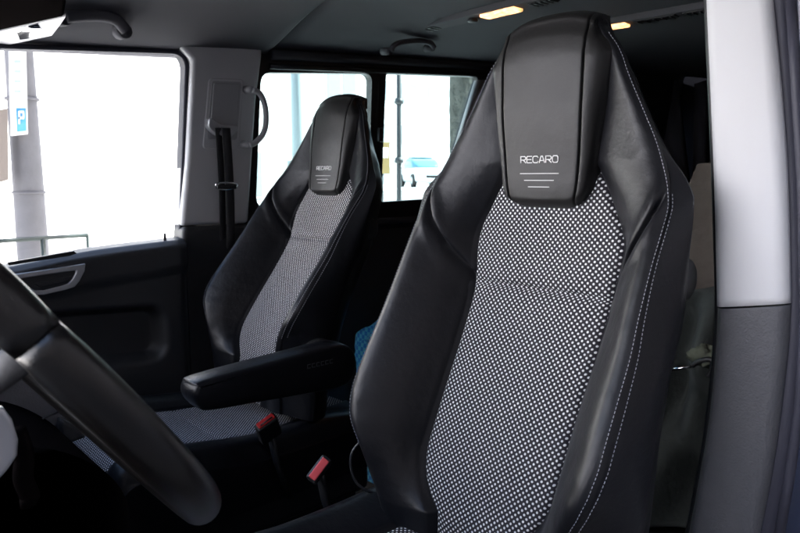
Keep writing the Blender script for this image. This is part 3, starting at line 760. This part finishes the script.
# ---- near B pillar (driver side, beside the open doorway)
npil = empty('door_pillar', (.29, .05, 0), 'tall driver side door pillar at the right, white above and grey grained below', 'pillar')
YN = .055
def strip(name, left, right, Y, depth, m, bev, n=40, bulge=.003):
    L_ = spline([tuple(at_y(x, y, Y)) for x, y in left], 10); Rr = spline([tuple(at_y(x, y, Y)) for x, y in right], 10)
    k = min(len(L_), len(Rr)); rows = []
    for a, b in zip(L_[:k], Rr[:k]):
        row = [a + np.array([0, depth, 0])]
        row.append(a + np.array([0.0, bev * .9, 0])); 
        for t in np.linspace(0, 1, 14):
            e = min(t, 1 - t) * np.linalg.norm(b - a); rr = max(0, 1 - e / bev); o = bev * (1 - math.sqrt(max(0, 1 - rr * rr)))
            p = a * (1 - t) + b * t; row.append(p + np.array([0, o * .8 - bulge * 4 * t * (1 - t), 0]))
        row.append(b + np.array([0.0, bev * .9, 0])); row.append(b + np.array([0, depth, 0]))
        rows.append(row)
    return grid(name, np.array(rows), m, npil, solid=.003)
strip('upper_trim', [(706, -60), (707.5, 0), (711, 80), (715, 180), (718, 307)], [(764, -60), (768, 0), (776, 80), (783, 180), (786, 303.5)], YN, .12, M['plight'], .006)
strip('lower_trim', [(718, 309), (716, 350), (709, 420), (699, 480), (684, 560)], [(785.5, 305.5), (783, 350), (775, 420), (766, 480), (750, 560)], YN - .001, .12, M['plow'], .010)
strip('edge_seal', [(704, -60), (705.5, 0), (709, 80), (713, 180), (716.3, 300), (714, 350), (707, 420), (697, 480), (681, 560)], [(708, -60), (709.5, 0), (713, 80), (717, 180), (719.5, 300), (718, 350), (711, 420), (701, 480), (687, 560)], YN + .012, .10, M['pblack'], .003, bulge=0)
strip('door_seal', [(764, -60), (767.5, 0), (775, 80), (782, 180), (785.5, 300), (782, 350), (774, 420), (765, 480), (749, 560)], [(785, -60), (787, 0), (792, 80), (798, 180), (801, 300), (799, 350), (793, 420), (784, 480), (768, 560)], YN + .014, .08, M['rubber'], .006, bulge=.002)
strip('outer_panel', [(786, -60), (788, 0), (793, 80), (799, 180), (802, 300), (800, 350), (794, 420), (785, 480), (769, 560)], [(860, -60), (860, 0), (870, 80), (875, 180), (880, 300), (880, 350), (875, 420), (868, 480), (850, 560)], YN + .03, .08, M['paint'], .006, bulge=.004)
mb = MB(); mb.tube([tuple(at_y(x, y, YN - .004)) for x, y in ((791, 0), (796, 80), (802, 180), (805, 300), (800, 400), (789, 480), (775, 560))], .006, n=10); mb.build('weatherstrip', M['rubber'], npil)

# ---- dashboard on the passenger side
dash = empty('dashboard', (-.5, -.75, .3), 'dark dashboard with grey top pad beyond the steering wheel', 'dashboard')
prof = [(-.545, .64), (-.550, .69), (-.580, .735), (-.64, .775), (-.75, .80), (-1.05, .83), (-1.05, .35), (-.60, .30), (-.55, .45)]
P = spline([(0, a, b) for a, b in prof], 5, True); xs = np.linspace(-1.2, -.20, 10)
grid('top_pad', np.array([[(x, p[1], p[2]) for p in P] for x in xs]), M['visor'], dash, closeu=True)
mb = MB(); mb.box((XC + .02, -.98, .42), (1.5, .35, .7)); mb.build('lower_dash', M['pblack'], dash, bevel=.03)
def patch(px, X, th, name, m, bev=.004):
    mb = MB(); mb.prism([at_x(x, y, X) for x, y in px], (-th, 0, 0)); return mb.build(name, m, dash, bevel=bev)
patch([(-30, 330), (10, 335), (40, 370), (72, 415), (66, 428), (40, 434), (22, 430), (0, 418), (-30, 400)], -.42, .02, 'grey_fascia', M['plow'], .008)
patch([(-30, 404), (0, 421), (22, 433), (40, 437), (64, 432), (70, 446), (40, 456), (0, 450), (-30, 440)], -.41, .02, 'lower_fascia', M['pdark'], .008)
mb = MB(); mb.tube([tuple(at_x(x, y, -.398)) for x, y in ((22, 432), (34, 425), (44, 418), (58, 412))], .0016, n=6); mb.build('seam', M['pblack'], dash)
patch([(60, 418), (76, 426), (88, 438), (70, 444), (60, 440)], -.405, .02, 'switch_pod', M['pdark'], .006)

# ---- sun visor
vis = empty('sun_visor', tuple(at_z(40, 10, 1.40)), 'black passenger sun visor with white framed vanity mirror, top left corner', 'sun visor')
ZV = 1.385
mb = MB(); mb.prism([at_z(x, y, ZV) for x, y in ((-40, -20), (40, -25), (64, -10), (66, 6), (64, 17), (0, 31), (-40, 40))], (0, 0, .018)); mb.build('visor_pad', M['visor'], vis, bevel=.007)
mb = MB(); mb.prism([at_z(x, y, ZV - .002) for x, y in ((-40, 40), (0, 31.5), (66, 17), (60, 26), (52, 36), (0, 47), (-40, 56))], (0, 0, .008)); mb.build('mirror_frame', M['mirror_frame'], vis, bevel=.002)
mb = MB(); mb.prism([at_z(x, y, ZV - .0045) for x, y in ((17, 33), (22, 28.5), (38, 24.5), (42, 31), (41, 37), (20, 40))], (0, 0, .003)); mb.build('vanity_mirror', M['mirror'], vis)

# ---- roof console strips with vents and lamps
def console(pxs, zc, label, lamp_t, slots, lamp_w):
    a = at_z(*pxs[0], zc); b = at_z(*pxs[1], zc); d = b - a; L_ = np.linalg.norm(d); d /= L_; s = np.cross([0, 0, 1], d)
    e = empty('roof_lamp_strip', a, label, 'roof lamp', 'roof strips with reading lamps')
    def pt(t, w, h=0): return a + d * L_ * t + s * w + np.array([0, 0, h])
    w = .032
    ol = [pt(t, sg * w * math.sqrt(max(0.05, 1 - (abs(2 * t - 1)) ** 8)), -.004) for sg, T in ((1, np.linspace(0, 1, 16)), (-1, np.linspace(1, 0, 16))) for t in T]
    mb = MB(); mb.prism(ol, (0, 0, .02)); mb.build('strip_panel', M['liner'], e, bevel=.004)
    for t0, t1 in slots:
        mb = MB(); mb.prism([pt(t0, -w * .6, -.007), pt(t1, -w * .6, -.007), pt(t1, w * .6, -.007), pt(t0, w * .6, -.007)], (0, 0, .004)); v = mb.build('air_vent', M['pblack'], e, bevel=.001)
        mb = MB()
        for k in range(5):
            t = t0 + (t1 - t0) * (k + .5) / 5
            mb.prism([pt(t - .006, -w * .55, -.010), pt(t + .006, -w * .55, -.010), pt(t + .006, w * .55, -.010), pt(t - .006, w * .55, -.010)], (0, 0, .003))
        mb.build('louvre', M['pdark'], v)
    t0, t1 = lamp_t
    mb = MB(); mb.prism([pt(t0, -lamp_w, -.012), pt(t1, -lamp_w, -.012), pt(t1, lamp_w, -.012), pt(t0, lamp_w, -.012)], (0, 0, .010)); mb.build('lamp_lens', M['lamp'], e, bevel=.003)
    t = t0 - .07
    mb = MB(); mb.lathe([(.014, 0), (.016, .004), (.014, .010)], tuple(pt(t, 0, -.014))); mb.build('lamp_switch', M['pdark'], e)
console([(396, 36), (560, -4)], 1.552, 'roof strip with vents and glowing warm lamp, left of the nearer headrest', (.60, .79), ((.13, .30), (.86, .98)), .022)
console([(580, 30), (725, 6)], 1.555, 'roof strip with vents and glowing warm lamp, right of the nearer headrest', (.20, .36), ((.42, .70), (.75, .97)), .022)

# ---- things in the rear of the cabin
bag = empty('woven_bag', (-1.05, .70, 0), 'bright blue checked woven plastic bag on the floor behind the seats', 'bag')
ys_, rows = np.linspace(0, 1, 26), []
GB = .52
A = 40
for h in ys_:
    row = []
    for k in range(A):
        a = 2 * PI * k / A; rr = .9 + .1 * math.sin(5 * a + 7 * h) * .5 + .05 * rs.rand()
        cx = math.copysign(abs(math.cos(a)) ** .45, math.cos(a)); cy_ = math.copysign(abs(math.sin(a)) ** .45, math.sin(a))
        row.append((-1.06 + .215 * cx * rr * (1 - .04 * h), .72 + .14 * cy_ * rr * (1 - .3 * h), GB * h + .02 + .03 * math.sin(3 * a) * h))
    rows.append(row)
rows.append([(-1.02 + (p[0] + 1.02) * .05, .72, GB) for p in rows[-1]])
grid('bag_body', np.array(rows), M['bluebag'], bag, closeu=True)
mb = MB(); mb.tube(spline([(-1.12, .62, .48), (-1.10, .60, .54), (-1.0, .60, .545), (-.97, .62, .48)], 6), .01, n=8); mb.build('bag_handle', M['bluebag'], bag)

bench = empty('rear_bench_seat', (-.45, 1.9, 0), 'dark rear bench seat deep in the cabin, seen right of the nearer seat', 'car seat')
mb = MB(); mb.box((-.5, 1.75, .40), (1.3, .5, .16)); mb.build('seat_cushion', M['dliner'], bench, bevel=.05)
mb = MB(); mb.box((-.5, 2.02, .72), (1.3, .14, .56), R=Matrix.Rotation(R_(-12), 3, 'X')); mb.build('backrest', M['dliner'], bench, bevel=.05)
for x in (-.95, -.5, -.1):
    mb = MB(); mb.box((x, 2.10, 1.08), (.26, .09, .17), R=Matrix.Rotation(R_(-8), 3, 'X')); mb.build('headrest', M['dliner'], bench, bevel=.035, seg=4)
mb = MB(); mb.box((-.5, 1.75, .16), (1.1, .4, .30)); mb.build('base', M['carpet'], bench, bevel=.01)

cb = MB(); Y = 1.28
cb.prism([at_y(x, y, Y) for x, y in ((686, 190), (697, 164), (730, 160), (728, 300), (708, 330), (684, 320))], (-.02, .10, 0))
o = cb.build('cardboard_box', M['cardboard'], None, bevel=.004); tag(o, 'brown cardboard box leaning behind the right edge of the nearer seat', 'box')
# draped green cloth
rows = []
for i in range(90):
    row = []
    for j in range(60):
        u, v = i / 89, j / 59
        x = -.62 + .66 * u; z = .02 + .66 * v + .12 * u * v
        y = 1.10 + .07 * math.sin(11 * u + 5 * v) + .04 * math.sin(27 * u - 8 * v) + .02 * math.sin(17 * v + 9 * u) + .10 * v + .02 * math.sin(33 * u + 11 * v)
        row.append((x, y, z))
    rows.append(row)
o = grid('draped_blanket', np.array(rows), M['cloth_green'], None, solid=.006); tag(o, 'dull green grey blanket draped over boxes behind the nearer seat', 'blanket')
rows = []
c0 = at_y(706, 356, .98)
for i in range(18):
    row = []
    for j in range(24):
        a = 2 * PI * j / 24; ph = PI * i / 17
        r = .033 * (1 + .22 * math.sin(3 * a + 2 * ph) + .15 * math.sin(7 * a + ph * 5))
        row.append((c0[0] + r * math.sin(ph) * math.cos(a) * 1.2, c0[1] + r * math.sin(ph) * math.sin(a) * .8, c0[2] + r * math.cos(ph) * .8))
    rows.append(row)
o = grid('crumpled_cloth', np.array(rows), M['cloth_cream'], None, closeu=True); tag(o, 'small crumpled cream and green rag above a silver rod', 'cloth')
rod = empty('umbrella_handle', tuple(at_y(690, 367, .9)), 'thin bright silver rod with black grip beside the grey pillar base', 'umbrella')
mb = MB(); mb.tube([at_y(664, 371, .9), at_y(693, 366, .9)], .0045, n=8); mb.build('shaft', M['chrome'], rod)
mb = MB(); mb.tube(spline([at_y(x, y, .9) for x, y in ((692, 366), (700, 361), (712, 360), (712, 370), (708, 376))], 5), .007, n=8); mb.build('grip', M['pblack'], rod)
# pale uprights at the rear corner
for i, (x0, x1, m) in enumerate((((650, 676), (652, 690), 'liner'), ((694, 706), (692, 704), 'liner'))):
    mb = MB(); a, b = x0; c, d = x1
    mb.prism([at_y(a, 84, 2.9), at_y(b, 80, 2.9), at_y(d, 200, 2.9), at_y(c, 200, 2.9)], (0, .03, 0)); mb.build('rear_upright_trim', M[m], van)

# ================================================================== OUTSIDE
GZ = -.56
mb = MB(); mb.prism([(-900, -900, GZ), (900, -900, GZ), (900, 900, GZ), (-900, 900, GZ)], (0, 0, -.2)); tag(mb.build('ground', M['asphalt'], None, smooth=False), kind='structure')
mb = MB(); mb.prism([(-16, -60, GZ + .001), (-6.2, -60, GZ + .001), (-6.2, 60, GZ + .001), (-16, 60, GZ + .001)], (0, 0, .13)); tag(mb.build('pavement', M['paving'], None, bevel=.02), kind='structure')
mb = MB(); mb.prism([(-5.9, -60, GZ + .001), (-1.6, -60, GZ + .001), (-1.6, 60, GZ + .001), (-5.9, 60, GZ + .001)], (0, 0, .003)); tag(mb.build('road', M['paving'], None, smooth=False), kind='structure')

def building(name, x0, y0, x1, y1, h, m, label, fx='+x', wx=2.4, wy=3.0, ww=1.3, wh=1.5):
    e = empty(name, ((x0 + x1) / 2, (y0 + y1) / 2, GZ), label, 'building', 'buildings across the street')
    mb = MB(); mb.box(((x0 + x1) / 2, (y0 + y1) / 2, GZ + h / 2), (x1 - x0, y1 - y0, h)); mb.build('wall', m, e, smooth=False)
    mb = MB(); mb.box(((x0 + x1) / 2, (y0 + y1) / 2, GZ + h + .15), (x1 - x0 + .5, y1 - y0 + .5, .3)); mb.build('roof', M['wallpale'], e, bevel=.05)
    k = 0
    for fz in np.arange(1.0, h - 2, wy):
        yy = y0 + 1.2
        while yy < y1 - 1.2:
            w_ = MB(); w_.box((x1 + .01, yy, GZ + fz + wh / 2), (.06, ww, wh)); fr = w_.build('window', M['signwhite'], e, bevel=.01)
            w_ = MB(); w_.box((x1 + .045, yy - ww / 4, GZ + fz + wh / 2), (.02, ww / 2 - .08, wh - .12)); w_.box((x1 + .045, yy + ww / 4, GZ + fz + wh / 2), (.02, ww / 2 - .08, wh - .12)); w_.build('window_glass', M['winpale'], fr, smooth=False)
            yy += wx; k += 1
    return e
building('shop_building', -26, -30, -14.5, -4.0, 8, M['wallwhite'], 'white building seen through the passenger door window behind the concrete pole', wx=5.5)
building('office_building', -27, -3.2, -15, 7.0, 9.5, M['wallwhite'], 'plain pale building seen through the clear middle of the door window', wx=9.0)
building('apartment_building', -30, 8.5, -18, 15, 12, M['walltile'], 'white apartment block seen through the left rear window pane', wx=3.8)
building('bounce_building', -16, -30, 3.4, -13, 10, M['wallgrey'], 'unseen pale grey building added ahead of the van to bounce sunlight onto the seats', wx=4)  # added out of view, throws sunlight back through the windscreen
building('light_block_building', 6, -25, 14, 25, 15.5, M['brick'], 'unseen brown building added on the driver side of the van to block sky and sun', wx=3.4)  # added out of view, keeps sun and sky off the open doorway
building('tower_building', -52, 22, -36, 62, 20, M['wallpale'], 'distant pale tower with rows of windows seen through the right rear pane', wx=2.6, ww=1.6)

pole = empty('utility_pole', (*at_x(32, 250, -7.6)[:2], GZ), 'round grey concrete utility pole carrying a small blue and white sign', 'pole')
pb = at_x(33, 250, -7.6); rp = 29 / FPX * np.dot(pb - CAM, FW) / 2
mb = MB(); mb.lathe([(rp * 1.04, GZ), (rp, pb[2]), (rp * .86, pb[2] + 2.3), (rp * .7, 9)], (pb[0], pb[1], 0)); mb.build('shaft', M['concrete'], pole)
def on_pole(px): return at_x(*px, -7.6 + rp + .03)
mb = MB(); mb.prism([on_pole(p) for p in ((9, 46), (26, 46), (28, 134), (11, 136))], (-.02, 0, 0)); sg = mb.build('sign_board', M['signwhite'], pole, bevel=.004)
def on_sign(px): return at_x(*px, -7.6 + rp + .033)
mb = MB(); mb.prism([on_sign(p) for p in ((16, 108), (26, 108), (26.5, 131), (17, 132))], (-.004, 0, 0)); mb.build('blue_panel', M['signblue'], sg)
t = MB()
for a in ((18.5, 111, 24, 113), (18.5, 113, 20, 124), (22.8, 113, 24.3, 118), (18.5, 117, 24, 119)):
    t.prism([at_x(*p, -7.6 + rp + .040) for p in ((a[0], a[1]), (a[2], a[1]), (a[2], a[3]), (a[0], a[3]))], (-.004, 0, 0))
t.build('sign_letter', M['signwhite'], sg, smooth=False)
t = MB()
for yy in (60, 70, 80, 90): t.prism([on_sign(p) for p in ((14, yy), (21, yy), (21, yy + 3), (14, yy + 3))], (-.004, 0, 0))
qd = [on_pole(p) for p in ((-12, 112), (8, 108), (9, 180), (-12, 186))]
mb = MB(); mb.prism(qd, (-.14, 0, 0)); mb.build('junction_box', M['jbox'], pole, bevel=.01)
t.build('sign_marks', M['signgrey'], sg, smooth=False)
for z0 in (.9, 1.9):
    mb = MB(); mb.lathe([(rp + .006, z0), (rp + .010, z0 + .01), (rp + .006, z0 + .03)], (pb[0], pb[1], 0)); mb.build('strap', M['concrete'], pole)

rail = empty('guard_rail', (*at_x(50, 245, -6.6)[:2], GZ), 'dark green pipe guard rail along the kerb beyond the door window', 'guard rail')
XG = -6.6
pA = at_x(-60, 257, XG); pB = at_x(88, 235, XG)
mb = MB(); mb.tube([(XG, pA[1], pB[2] - .02), (XG, pB[1], pB[2])], .022, n=10); mb.build('top_rail', M['green_rail'], rail)
mb = MB(); mb.tube([(XG, pA[1], pB[2] - .30), (XG, pB[1], pB[2] - .28)], .016, n=10); mb.build('lower_rail', M['green_rail'], rail)
for y in np.linspace(pA[1], pB[1], 4):
    mb = MB(); mb.tube([(XG, y, GZ), (XG, y, pB[2] - .01)], .024, n=10); mb.build('rail_post', M['green_rail'], rail)

xP = -7.2
pp = at_x(399, 150, xP); mb = MB(); mb.lathe([(.045, GZ), (.04, 1), (.035, 5)], (pp[0], pp[1], 0), n=16)
e = empty('street_post', (pp[0], pp[1], GZ), 'thin dark post outside the right rear window pane', 'post'); mb.build('shaft', M['darkpost'], e)
for z0 in (.4, 1.3, 2.2):
    mb = MB(); mb.lathe([(.06, z0), (.075, z0 + .02), (.06, z0 + .09)], (pp[0], pp[1], 0), n=16); mb.build('collar', M['darkpost'], e)
pp = at_x(297, 120, -8.5); e = empty('street_column', (pp[0], pp[1], GZ), 'pale slim column outside the left rear window pane', 'post')
mb = MB(); mb.lathe([(.10, GZ), (.09, 3), (.08, 6)], (pp[0], pp[1], 0), n=16); mb.build('shaft', M['signgrey'], e)
mb = MB(); mb.box((pp[0], pp[1], 1.1), (.26, .26, .5)); mb.build('control_box', M['signgrey'], e, bevel=.02)

# tree outside the right pane
tp = at_x(464, 140, -5.6); rt = 36 / FPX * np.dot(tp - CAM, FW) / 2
tree = empty('street_tree', (tp[0], tp[1], GZ), 'rough dark street tree trunk beside the nearer headrest, outside the rear window', 'tree')
rows = []
for z in np.linspace(GZ, 4.2, 90):
    row = []
    for k in range(48):
        a = 2 * PI * k / 48; r = rt * (1.25 if z < GZ + .2 else 1) * (1 - .06 * (z - GZ)) * (1 + .05 * math.sin(5 * a + z * 3) + .035 * math.sin(13 * a + z * 9) + .03 * rs.rand())
        row.append((tp[0] + r * math.cos(a) + .03 * math.sin(z), tp[1] + r * math.sin(a), z))
    rows.append(row)
grid('trunk', np.array(rows), M['bark'], tree, closeu=True)
mb = MB()
for k in range(6):
    a = k * 1.05; mb.tube([(tp[0], tp[1], 3.6), (tp[0] + .5 * math.cos(a), tp[1] + .5 * math.sin(a), 5.4), (tp[0] + 1.2 * math.cos(a), tp[1] + 1.2 * math.sin(a), 7.0)], [.10, .06, .02], n=8)
mb.build('limb', M['bark'], tree)
V = []; F = []
for k in range(9000):
    d = rs.normal(size=3); d /= np.linalg.norm(d); r = 1.9 * rs.rand() ** .4 * (1 + .25 * math.sin(4 * d[0] + 3 * d[1]))
    c = np.array([tp[0], tp[1], 7.4]) + d * r * [1, 1, .7]; u = rs.normal(size=3) * .05; v = rs.normal(size=3) * .05
    o_ = len(V); V += [c - u - v, c + u - v, c + u + v, c - u + v]; F.append((o_, o_ + 1, o_ + 2, o_ + 3))
me = bpy.data.meshes.new('crown'); me.from_pydata([tuple(v) for v in V], [], F); link('crown', me, M['leaf'], tree, smooth=False)

FZ = .62
mb = MB(); mb.prism([(-38, 15.2, FZ), (-18.2, 15.2, FZ), (-18.2, 60, FZ), (-38, 60, FZ)], (0, 0, -1.3)); tag(mb.build('raised_forecourt', M['paving'], None, bevel=.03), kind='structure')
# parked car, seen small through the right pane
def car():
    c = at_z(423, 187, FZ)
    dirv = np.array([CAM[0] - c[0], CAM[1] - c[1]]); ang = math.atan2(dirv[1], dirv[0]) + R_(14)
    e = empty('parked_car', (0, 0, 0), 'pale blue white car parked across the street, seen through the right pane', 'car')
    # local: +x forward
    def body(name, secs, m, parent=e, sub=1):
        rows = []
        for x, w, z0, z1, rr in secs:
            rows.append([(x, w * a, z0 + (z1 - z0) * b) for a, b in ((-.92, 0), (-1, .12), (-1, .6), (-.94, .92), (-.8, 1), (0, 1.03), (.8, 1), (.94, .92), (1, .6), (1, .12), (.92, 0), (0, 0))])
        P = np.array(rows); n, q, _ = P.shape; V = P.reshape(-1, 3).tolist(); F = [(i * q + j, i * q + (j + 1) % q, (i + 1) * q + (j + 1) % q, (i + 1) * q + j) for i in range(n - 1) for j in range(q)]
        F += [tuple(range(q)), tuple(range(n * q - 1, (n - 1) * q - 1, -1))]
        return mesh(name, V, F, m, parent, sub=sub)
    body('body', [(-2.1, .72, .35, .85, 0), (-2.0, .82, .25, .95, 0), (-1, .85, .22, .98, 0), (.6, .85, .22, .98, 0), (1.0, .85, .22, .95, 0), (1.8, .82, .24, .80, 0), (2.08, .72, .30, .70, 0)], M['carpaint'])
    body('cabin', [(-1.95, .68, .9, 1.0, 0), (-1.6, .70, .9, 1.42, 0), (-.6, .70, .9, 1.52, 0), (.2, .69, .9, 1.46, 0), (1.05, .66, .88, .95, 0)], M['carglass'])
    body('roof_panel', [(-1.55, .60, 1.42, 1.46, 0), (-.6, .62, 1.50, 1.56, 0), (.15, .60, 1.46, 1.51, 0)], M['carpaint'])
    for x in (-1.3, 1.3):
        for y in (-.8, .8):
            mb = MB(); mb.lathe([(.20, -.1), (.31, -.1), (.33, -.05), (.33, .05), (.31, .1), (.20, .1)], (x, y, .33), 'Y', 20); w = mb.build('wheel', M['tyre'], e)
            mb = MB(); mb.lathe([(.02, -.11), (.19, -.105), (.19, .105), (.02, .11)], (x, y, .33), 'Y', 20); mb.build('rim', M['silver'], w)
    for y in (-.6, .6):
        mb = MB(); mb.box((2.03, y, .62), (.12, .32, .16)); mb.build('headlight', M['mirror_frame'], e, bevel=.03)
    mb = MB(); mb.box((2.07, 0, .52), (.06, .7, .12)); mb.build('grille', M['pblack'], e, bevel=.02)
    mb = MB(); mb.box((2.10, 0, .36), (.02, .33, .14)); mb.build('number_plate', M['signwhite'], e, bevel=.005)
    e.location = (c[0], c[1], FZ); e.rotation_euler = (0, 0, ang); e.scale = (1, 1, 1)
    return e
car()
# yellow sign by the post
ps = at_x(383, 158, -9.5)
e = empty('yellow_sign', (ps[0], ps[1], GZ), 'small yellow notice board beside the dark window divider', 'sign')
mb = MB(); mb.tube([(ps[0] - .03, ps[1], GZ), (ps[0] - .03, ps[1], ps[2] + .3)], .03, n=8); mb.build('post', M['darkpost'], e)
mb = MB(); mb.box((ps[0], ps[1], ps[2]), (.03, .34, .62)); mb.build('board', M['yellow'], e, bevel=.005)
mb = MB(); mb.box((ps[0] + .017, ps[1], ps[2] + .1), (.006, .24, .2)); mb.build('notice', M['signwhite'], e)

# ================================================================== LIGHT
w = bpy.data.worlds.new('World'); SC.world = w; w.use_nodes = True
N, L = w.node_tree.nodes, w.node_tree.links
sky = N.new('ShaderNodeTexSky'); sky.sky_type = 'NISHITA'; sky.sun_disc = False
EL, AZ = 50.0, 58.0     # elevation; azimuth of the sun's direction measured from +X towards +Y
sky.sun_elevation = R_(EL); sky.sun_rotation = R_(90 - AZ)
sky.air_density = 1.0; sky.dust_density = 3.0; sky.ozone_density = 1.0
L.new(sky.outputs[0], N['Background'].inputs[0]); N['Background'].inputs[1].default_value = .15
sd = bpy.data.lights.new('sun', 'SUN'); sd.energy = 5.0; sd.angle = R_(.6); sd.color = (1, .96, .92)
so = bpy.data.objects.new('sun', sd); COL.objects.link(so)
dv = Vector((math.cos(R_(AZ)) * math.cos(R_(EL)), math.sin(R_(AZ)) * math.cos(R_(EL)), math.sin(R_(EL))))
so.rotation_euler = dv.to_track_quat('Z', 'Y').to_euler()

SC.view_settings.view_transform = 'Standard'; SC.view_settings.look = 'None'; SC.view_settings.exposure = 2.9; SC.view_settings.gamma = 1
SC.render.engine = 'CYCLES'
SC.cycles.max_bounces = 10; SC.cycles.diffuse_bounces = 6; SC.cycles.glossy_bounces = 4; SC.cycles.transparent_max_bounces = 12
SC.cycles.use_denoising = True
